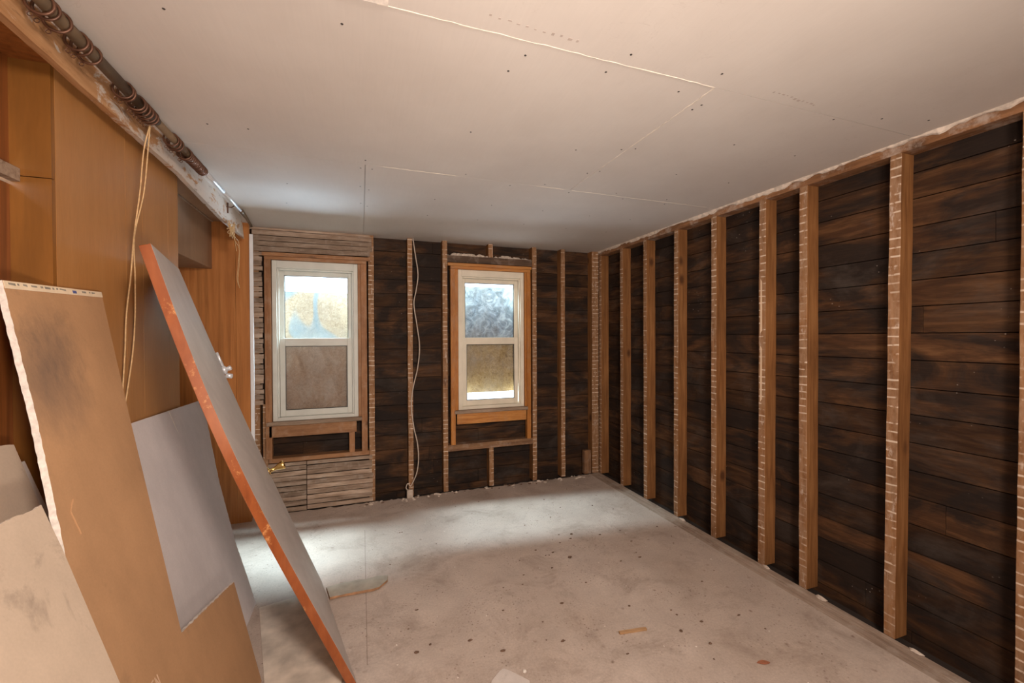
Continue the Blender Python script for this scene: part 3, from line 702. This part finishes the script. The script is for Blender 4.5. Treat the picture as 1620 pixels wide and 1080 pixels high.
# curtain pole
RX, RZ = -3.279, 2.412
rod = empty('curtain_rod', (RX, -2.2, RZ))
def rp(y, dz=0, dx=0): return (RX + dx, y, RZ + dz)
kid(MB().tube([rp(-5.2), rp(-2.62), rp(-1.92)], .0185, 14).build('pole', 'rod_brown', smooth=True), rod)
kid(MB().tube([rp(-1.925), rp(-1.33, .004)], .0155, 14).build('inner_pole', 'rod_brown', smooth=True), rod)
kid(MB().tube([rp(-1.34, .004), rp(-1.0, .004)], .0108, 12).tube([rp(-1.0, .004), rp(-.60, -.002)], .0090, 12).build('steel_pole', 'steel', smooth=True), rod)
br = MB().tube([(-3.334, -.72, 2.398), (-3.31, -.70, 2.40), (RX, -.70, RZ + .012)], .004, 8)
br.tube([(-3.333, -.70, 2.43), (-3.333, -.70, 2.36)], .006, 6)
kid(br.build('wall_hook', 'copper', smooth=True), rod)
tag(rod, 'long curtain rod under the ceiling, brown near and steel far', 'curtain rod')
kid(MB().tube([rp(-.60, -.002), rp(-.575, .0), (-3.29, -.40, 2.415), (-3.31, -.14, 2.41)], [.012, .016, .012, .009], 10).build('end_bracket', 'rod_brown', smooth=True), rod)

def ring_obj(y, R_, r_, tilt, mat='copper', drop=None, dx=0):
    pts = []; drop = R_ - .017 if drop is None else drop
    c = Vector((RX + dx, y, RZ - drop))
    for k in range(22):
        a = 2 * math.pi * k / 22; v = Vector((math.cos(a) * R_, 0, math.sin(a) * R_)); v.rotate(Quaternion((0, 0, 1), tilt)); pts.append(c + v)
    m = MB().tube(pts, r_, 7, closed=True)
    return m
ry_ = [-2.60, -2.575, -2.53, -2.445, -2.42, -2.38, -2.18, -2.155, -2.09, -2.07, -2.045, -2.02, -1.995, -1.975, -1.77, -1.74, -1.715, -1.62, -1.60]
ry_ += [-1.585 + .0125 * k for k in range(18)]
for k, y in enumerate(ry_):
    dense = y > -1.6; rg = random.Random(k)
    m = ring_obj(y, (.0235 if dense else .0285) * rg.uniform(.97, 1.04), .0032 if dense else .0042, rg.uniform(-.2, .2) * (.5 if dense else 1))
    o = m.build('curtain_ring', 'copper', smooth=True)
    # small screw eye under the ring
    if not dense:
        e = MB().tube([(RX + .006 * math.cos(a) - .02, y, RZ - .05 + .006 * math.sin(a) + .004) for a in [2 * math.pi * q / 10 for q in range(10)]], .0014, 5, closed=True).build('ring_eye', 'copper'); kid(e, o)
    tag(o, 'copper ring packed tightly in the row at the far end of the brown pole' if dense else 'loose brown metal ring threaded on the thick near part of the curtain rod', 'curtain ring', 'tightly packed rings on the rod' if dense else 'loose rings on the rod')

def spline(pts, n=10):
    P_ = [Vector(p) for p in pts]; P_ = [P_[0] * 2 - P_[1]] + P_ + [P_[-1] * 2 - P_[-2]]; out = []
    for i in range(1, len(P_) - 2):
        for k in range(n):
            t = k / n; a, b_, c_, d = P_[i - 1:i + 3]
            out.append(.5 * ((2 * b_) + (c_ - a) * t + (2 * a - 5 * b_ + 4 * c_ - d) * t * t + (3 * b_ - a - 3 * c_ + d) * t ** 3))
    out.append(P_[-2]); return out
# long doubled cord hanging from the rings
m = MB().tube(spline([(-3.285, -1.955, 2.385), (-3.31, -1.95, 2.27), (-3.33, -1.935, 2.11), (-3.345, -1.952, 1.92), (-3.36, -1.945, 1.76), (-3.372, -1.955, 1.60), (-3.378, -1.957, 1.44), (-3.388, -1.965, 1.22)]), .0026, 6)
m.tube(spline([(-3.285, -1.955, 2.385), (-3.305, -1.925, 2.29), (-3.325, -1.915, 2.11), (-3.345, -1.948, 1.92), (-3.358, -1.915, 1.76), (-3.368, -1.895, 1.60), (-3.376, -1.90, 1.44), (-3.388, -1.94, 1.22)]), .0026, 6)
tag(m.build('hanging_cord', 'cord', smooth=True), 'doubled tan cord hanging from the curtain rings down the wood panelling', 'cord')
rg = random.Random(4); pts = []
for k in range(26): pts.append((-3.318 + rg.uniform(-.010, .012), -.68 + rg.uniform(-.075, .075), 2.255 + rg.uniform(-.055, .055)))
m = MB().tube(spline(pts, 6), .0030, 6)
m.tube(spline([(-3.318, -.64, 2.26), (-3.318, -.60, 2.20), (-3.315, -.50, 2.16), (-3.318, -.51, 2.05), (-3.318, -.545, 1.93), (-3.315, -.49, 1.87)]), .0021, 6)
m.tube(spline([(-3.318, -.66, 2.25), (-3.318, -.57, 2.22), (-3.318, -.49, 2.20), (-3.318, -.48, 2.07), (-3.318, -.52, 1.93), (-3.315, -.49, 1.87)]), .0021, 6)
m.tube(spline([(-3.318, -.60, 2.28), (-3.315, -.61, 2.22), (-3.318, -.57, 2.16), (-3.318, -.55, 2.13)]), .0021, 6)
m.tube([(-3.334, -.56, 2.33), (-3.318, -.56, 2.31)], .003, 6)
tag(m.build('cord_tangle', 'cord', smooth=True), 'tangled knot of tan cord dangling from the far end of the header beam', 'cord')

# cable and box on the back wall
cb = empty('electric_cable', (-2.0, -.01, .05))
kid(MB().tube(spline([(-2.012, -.012, 2.438), (-1.99, -.014, 2.28), (-1.967, -.016, 2.10), (-1.985, -.014, 1.95), (-2.006, -.012, 1.82), (-1.98, -.016, 1.62), (-1.957, -.018, 1.42), (-1.975, -.016, 1.22), (-2.02, -.014, 1.02), (-2.035, -.012, .85), (-2.015, -.014, .66), (-1.982, -.016, .50), (-1.973, -.018, .35), (-1.99, -.016, .22), (-2.03, -.02, .13), (-2.05, -.022, .10)]), .0052, 8).build('cord', 'cable', smooth=True), cb)
kid(MB().tube(spline([(-2.05, -.022, .10), (-2.075, -.026, .13), (-2.09, -.028, .09), (-2.06, -.03, .06)]), .005, 8).build('cord_loop', 'cable', smooth=True), cb)
bx = MB().box(-2.085, -2.03, -.055, -.02, .0, .075); kid(bx.build('outlet_box', 'cable', bevel=.006), cb)
tag(cb, 'white electric cable hanging down the stud to a small box on the floor', 'cable')

# ------------------------------------------------------------------ leaning sheets
def lean_sheet(name, xf, k, pts, th, mats, rough_edges=(), seed=1, jit=.004, back=True):
    """pts: (y,z) outline of the front face on the plane x = xf - k z; solid, th thick behind that face"""
    rg = random.Random(seed); nrm = Vector((1, 0, k)).normalized(); out = []
    n = len(pts)
    for i in range(n):
        a = Vector((pts[i][0], pts[i][1])); b_ = Vector((pts[(i + 1) % n][0], pts[(i + 1) % n][1])); seg = (b_ - a).length
        st = max(1, int(seg / .012)) if i in rough_edges else 1
        for s in range(st):
            p = a.lerp(b_, s / st)
            if i in rough_edges and s > 0: q = Vector((-(b_ - a).y, (b_ - a).x)).normalized(); p = p + q * rg.uniform(-jit, jit)
            out.append(p)
    F = [Vector((xf - k * p.y, p.x, p.y)) for p in out]
    F = [Vector((f.x, f.y, max(f.z, .001))) for f in F]
    B = [f - nrm * th for f in F]; B = [Vector((f.x, f.y, max(f.z, .001))) for f in B]
    N1 = len(F); m = MB().add(F + B, [tuple(range(N1)), tuple(range(N1, 2 * N1))[::-1]] + [(i, i + N1, (i + 1) % N1 + N1, (i + 1) % N1) for i in range(N1)], [0, 0] + [1] * N1)
    return m.build(name, mats)
def on_plane(xf, k, y, z, off): 
    nrm = Vector((1, 0, k)).normalized(); return Vector((xf - k * z, y, z)) + nrm * off
def patch(name, xf, k, quad, off, mat, parent):
    F = [on_plane(xf, k, y, z, off) for (y, z) in quad]; B = [on_plane(xf, k, y, z, .0001) for (y, z) in quad]; n = len(quad)
    o = MB().add(F + B, [tuple(range(n)), tuple(range(n, 2 * n))[::-1]] + [(i, i + n, (i + 1) % n + n, (i + 1) % n) for i in range(n)]).build(name, mat); kid(o, parent); return o
# grey sheet
g = lean_sheet('drywall_sheet', -3.05, .2895, [(-1.914, 1.151), (-1.078, 1.135), (-1.162, .917), (-1.262, .674), (-1.335, .351), (-1.343, .157), (-1.36, .001), (-2.2, .001), (-2.08, .55)], .013, ['grey_paper', 'gypsum'], (1, 2, 3, 4), 2, .003)
tag(g, 'grey white drywall sheet leaning on the wall behind the tan one', 'drywall sheet')
patch('paper_tear', -3.05, .2895, [(-1.545, 1.143), (-1.538, 1.143), (-1.534, 1.09), (-1.528, 1.03), (-1.536, 1.06)], .0012, 'gypsum', g)
# tan sheet
KT = .2874
t_ = lean_sheet('drywall_sheet', -2.90, KT, [(-2.575, 1.661), (-2.109, 1.676), (-2.229, 1.225), (-2.40, .522), (-1.908, .418), (-1.988, .001), (-2.99, .001), (-2.722, .99), (-2.645, 1.30)], .0155, ['tan_paper', 'gypsum'], (3, 6, 7, 8), 3, .0018)
tag(t_, 'tall tan backed drywall offcut with a notched step leaning on the left wall', 'drywall sheet')
tp = patch('end_tape', -2.90, KT, [(-2.573, 1.660), (-2.110, 1.675), (-2.114, 1.655), (-2.577, 1.639)], .0012, 'tape', t_)
rg = random.Random(6); yy = -2.56
while yy < -2.15:
    ln = rg.uniform(.006, .03); zt = 1.660 + (yy + 2.573) * .0324 - .0045
    if not (-2.31 < yy < -2.25): patch('printed_mark', -2.90, KT, [(yy, zt), (yy + ln, zt), (yy + ln, zt - rg.uniform(.003, .007)), (yy, zt - rg.uniform(.003, .007))], .0018, 'ink', tp)
    yy += ln + rg.uniform(.003, .02)
patch('blue_mark', -2.90, KT, [(-2.285, 1.663), (-2.265, 1.664), (-2.265, 1.655), (-2.285, 1.654)], .0018, 'blue_ink', tp)
# chalk letters low on the tan sheet
cx, cz = -2.62, .60
def stroke(y0, z0, y1, z1, w=.004):
    d = Vector((y1 - y0, z1 - z0)); q = Vector((-d.y, d.x)).normalized() * w / 2
    patch('chalk_letter', -2.90, KT, [(y0 - q.x, z0 - q.y), (y1 - q.x, z1 - q.y), (y1 + q.x, z1 + q.y), (y0 + q.x, z0 + q.y)], .0006, 'chalk', t_)
for (a, c_, d, e) in ((0, 0, 0, .04), (0, 0, .014, 0), (0, .02, .012, .02), (0, .04, .014, .04), (.022, 0, .022, .04), (.022, .04, .036, 0), (.036, 0, .036, .04)):
    stroke(cx + a * 1.0 + .0, cz + c_ - .12, cx + d, cz + e - .12)
# torn flap of paper
patch('torn_paper', -2.90, KT, [(-2.66, 1.05), (-2.635, 1.075), (-2.62, 1.07), (-2.636, 1.02), (-2.655, .985)], .003, 'tan_paper', t_)
# nearest cream sheet
KF = .45
f_ = lean_sheet('drywall_sheet', -2.70, KF, [(-3.35, 1.125), (-2.89, 1.111), (-2.77, 1.109), (-2.788, 1.008), (-2.861, .699), (-3.03, .001), (-3.75, .001)], .013, ['cream_paper', 'gypsum'], (0, 1), 5, .003)
tag(f_, 'cream drywall sheet nearest the camera at the lower left', 'drywall sheet')
KS = .267
s1 = lean_sheet('drywall_scrap', -3.10, KS, [(-3.15, 1.235), (-2.515, 1.208), (-2.469, 1.20), (-2.459, 1.022), (-2.52, .8), (-2.55, .001), (-3.3, .001)], .013, ['cream_paper', 'gypsum'], (1,), 6, .002)
tag(s1, 'dirty cream drywall scrap behind the tan sheet at the left edge', 'drywall scrap')
s2_ = lean_sheet('drywall_scrap', -3.118, KS, [(-2.475, 1.135), (-2.425, 1.142), (-2.40, .9), (-2.40, .001), (-2.54, .001), (-2.515, .9)], .01, ['white_scrap', 'gypsum'], (), 7)
tag(s2_, 'small pale scrap peeking out between the cream scrap and the tan sheet', 'drywall scrap')

# ------------------------------------------------------------------ leaning door
A, B_, C_, D_ = Vector((-3.145, -2.335, 1.825)), Vector((-3.36, -1.458, 1.862)), Vector((-2.716, -1.270, .012)), Vector((-2.505, -2.165, .012))
nL = 24; nW = 1; TH = .034
nrm = ((A - D_).cross(B_ - D_)).normalized()
if nrm.x < 0: nrm = -nrm
vs = []; fs = []; mi = []
for i in range(nL + 1):
    t = i / nL; bow = -.012 * math.sin(math.pi * t)
    n0 = D_.lerp(A, t) + nrm * (bow - .030 * math.sin(math.pi * t ** 1.3)); f0 = C_.lerp(B_, t) + nrm * bow
    vs += [n0, f0, f0 - nrm * TH, n0 - nrm * TH]
vs = [Vector((v.x, v.y, max(v.z, .0050))) for v in vs]
for i in range(nL):
    q = i * 4
    for j in range(4): fs.append((q + j, q + (j + 1) % 4, q + 4 + (j + 1) % 4, q + 4 + j)); mi.append(0 if j in (0, 2) else 1)
fs += [(0, 3, 2, 1), (nL * 4, nL * 4 + 1, nL * 4 + 2, nL * 4 + 3)]; mi += [1, 1]
ld = MB().add(vs, fs, mi).build('loose_door', ['primer', 'edge'], bevel=.0015)
tag(ld, 'loose grey brown door with orange varnished edges leaning across the left wall', 'door')
def dpt(t, s, off=0):   # t up the length, s from far edge to near edge
    bow = -.012 * math.sin(math.pi * t)
    return C_.lerp(B_, t).lerp(D_.lerp(A, t), s) + nrm * (bow + off)
kn = dpt(.40, .03, 0)
k_ = MB().lathe([(q * 1.35, h * 1.45) for (q, h) in [(.016, 0), (.016, .003), (.008, .006), (.007, .022), (.010, .030), (.017, .046), (.019, .054), (.016, .058), (.004, .060)]], kn, nrm, 20).build('brass_knob', 'brass', smooth=True); kid(k_, ld); k_['label'] = 'brass door knob'
kc = dpt(.715, .03, 0)
m = MB().lathe([(q * 1.7, h * 1.5) for (q, h) in [(.014, 0), (.012, .010), (.006, .014), (.008, .024), (.005, .028)]], kc, nrm, 14)
tt = (B_ - C_).normalized(); m.tube([kc + tt * .02 + nrm * .008, kc + tt * .10 + nrm * .008], .007, 8); m.lathe([(.013, 0), (.013, .03), (.004, .034)], kc - tt * .03 + nrm * .002, nrm + tt * -.6, 10)
k2 = m.build('latch', 'steel', smooth=True); kid(k2, ld); k2['label'] = 'bright metal latch'

# ------------------------------------------------------------------ floor bits
th = .004
m = MB().add([(-3.023, -1.414, th), (-2.84, -1.37, th), (-2.69, -1.42, th), (-2.565, -2.02, th), (-2.58, -2.45, th), (-2.74, -2.52, th), (-2.887, -2.004, th)] + [(-3.023, -1.414, .0005), (-2.84, -1.37, .0005), (-2.69, -1.42, .0005), (-2.565, -2.02, .0005), (-2.58, -2.45, .0005), (-2.74, -2.52, .0005), (-2.887, -2.004, .0005)],
    [tuple(range(7))[::-1], tuple(range(7, 14))] + [(i, (i + 1) % 7, (i + 1) % 7 + 7, i + 7) for i in range(7)])
tag(m.build('hardboard_sheet', 'sheet_floor'), 'thin grey sheet lying on the floor under the leaning door', 'board')
rg = random.Random(8); pl = [(-2.62, -1.345), (-2.50, -1.338), (-2.47, -1.35), (-2.389, -1.338), (-2.331, -1.35), (-2.335, -1.40), (-2.385, -1.462), (-2.42, -1.47), (-2.52, -1.468), (-2.60, -1.47), (-2.657, -1.472), (-2.683, -1.358)]
n = len(pl); m = MB().add([(p[0], p[1], .019) for p in pl] + [(p[0] + rg.uniform(-.004, .004), p[1] + rg.uniform(-.004, .004), .0045) for p in pl], [tuple(range(n)), tuple(range(n, 2 * n))[::-1]] + [(i, i + n, (i + 1) % n + n, (i + 1) % n) for i in range(n)], [0, 0] + [1] * n)
tag(m.build('board_offcut', ['offcut', 'offcut_edge']), 'flat grey board offcut with a pointed end poking out past the door', 'offcut')
pl = [(-1.99, -2.42), (-1.955, -2.345), (-1.905, -2.305), (-1.885, -2.298), (-1.865, -2.315), (-1.83, -2.36), (-1.80, -2.40), (-1.82, -2.47), (-1.93, -2.48)]
n = len(pl); m = MB().add([(p[0], p[1], .013) for p in pl] + [(p[0] + rg.uniform(-.003, .003), p[1] + rg.uniform(-.003, .003), .0005) for p in pl], [tuple(range(n)), tuple(range(n, 2 * n))[::-1]] + [(i, i + n, (i + 1) % n + n, (i + 1) % n) for i in range(n)], [0, 0] + [1] * n)
tag(m.build('plaster_chunk', ['white_scrap', 'offcut_edge']), 'flat pale plaster chunk cut by the bottom edge of the photo', 'plaster chunk')
tag(crumb('plaster_crumb', (-1.797, -2.335, .0005), .011, 'gypsum', 77), 'round white crumb just right of the pale plaster chunk', 'crumb')
m = MB().box(-.075, .075, -.009, .009, 0, .010); o = m.build('wood_stick', 'chip', bevel=.002, loc=(-1.184, -2.28, .0006), rotz=-.14)
tag(o, 'short tan wood stick lying in the middle of the floor', 'wood stick')
pts = [(0, -.030), (.009, -.017), (.013, 0), (.009, .019), (0, .033), (-.010, .018), (-.013, 0), (-.009, -.018)]
m = MB().add([(x, y, .004 + .004 * abs(x) / .02) for (x, y) in pts] + [(x, y, .0025 + .004 * abs(x) / .02) for (x, y) in pts], [tuple(range(8)), tuple(range(8, 16))[::-1]] + [(i, i + 8, (i + 1) % 8 + 8, (i + 1) % 8) for i in range(8)])
tag(m.build('dry_leaf', 'leaf', loc=(-.744, -2.66, -.001), rotz=1.25), 'reddish dry leaf on the floor towards the right wall', 'leaf')

rg = random.Random(21)
def scatter(n, xr, yr, rr, mat, name, label, cat, group, flat, seed0, edge=False):
    for i in range(n):
        x = rg.uniform(*xr); y = rg.uniform(*yr)
        o = crumb(name, (x, y, .0004), rg.uniform(*rr), mat, seed0 + i, flat, stretch=(rg.uniform(.6, 1.7), rg.uniform(.6, 1.3)))
        tag(o, label, cat, group)
named = [(-.98, -1.22, .017), (-1.02, -1.28, .012), (-1.12, -1.31, .010), (-.78, -1.30, .011), (-1.33, -1.35, .012), (-1.15, -1.52, .026), (-1.23, -1.42, .011), (-.62, -1.47, .010), (-.85, -1.68, .012), (-.70, -1.68, .012), (-1.42, -1.95, .013), (-1.08, -2.10, .013),
         (-1.55, -2.22, .016), (-1.98, -2.06, .014), (-2.17, -2.02, .012), (-.95, -2.36, .015), (-.80, -2.34, .013), (-.88, -2.48, .015), (-1.30, -2.40, .013), (-1.62, -2.48, .014), (-2.20, -1.73, .011), (-1.85, -2.18, .012), (-2.24, -2.05, .014), (-.52, -2.05, .009), (-.35, -1.6, .009)]
for i, (x, y, r_) in enumerate(named):
    r_ *= .78
    o = crumb('dirt_clump', (x, y, .0004), r_, 'debris_dark', 300 + i, .3, stretch=(rg.uniform(.8, 1.5), rg.uniform(.5, 1)))
    tag(o, 'small dark dirt clump on the open floor', 'dirt clump', 'dark dirt clumps on the open floor')
scatter(60, (-2.35, -.2), (-2.9, -.25), (.003, .007), 'debris_dark', 'dirt_crumb', 'tiny dark crumb on the open floor', 'crumb', 'tiny dark crumbs on the floor', .35, 500)
scatter(55, (-2.35, -.2), (-2.9, -.25), (.002, .0045), 'gypsum', 'white_crumb', 'tiny white plaster speck on the open floor', 'crumb', 'white specks on the floor', .4, 700)
for i in range(70):
    x = rg.uniform(-2.5, -.2); big = rg.random() < .25
    o = crumb('plaster_crumb', (x, rg.uniform(-.13, -.02), .0004), rg.uniform(.006, .012) * (1.6 if big else 1), rg.choice(['plaster', 'plaster', 'debris_dark']), 900 + i, .5, stretch=(rg.uniform(.8, 1.8), rg.uniform(.5, 1)))
    tag(o, 'plaster crumb along the foot of the window wall', 'crumb', 'crumbs along the foot of the window wall')
for i, y in enumerate((-2.07, -2.42, -2.86, -1.31)):
    o = crumb('plaster_crumb', (-.012, y, .0), .018, 'plaster', 1200 + i, .5, stretch=(.7, 1.9)); tag(o, 'plaster chunk on the floor strip at the foot of the right wall', 'crumb', 'plaster chunks on the right hand floor strip')
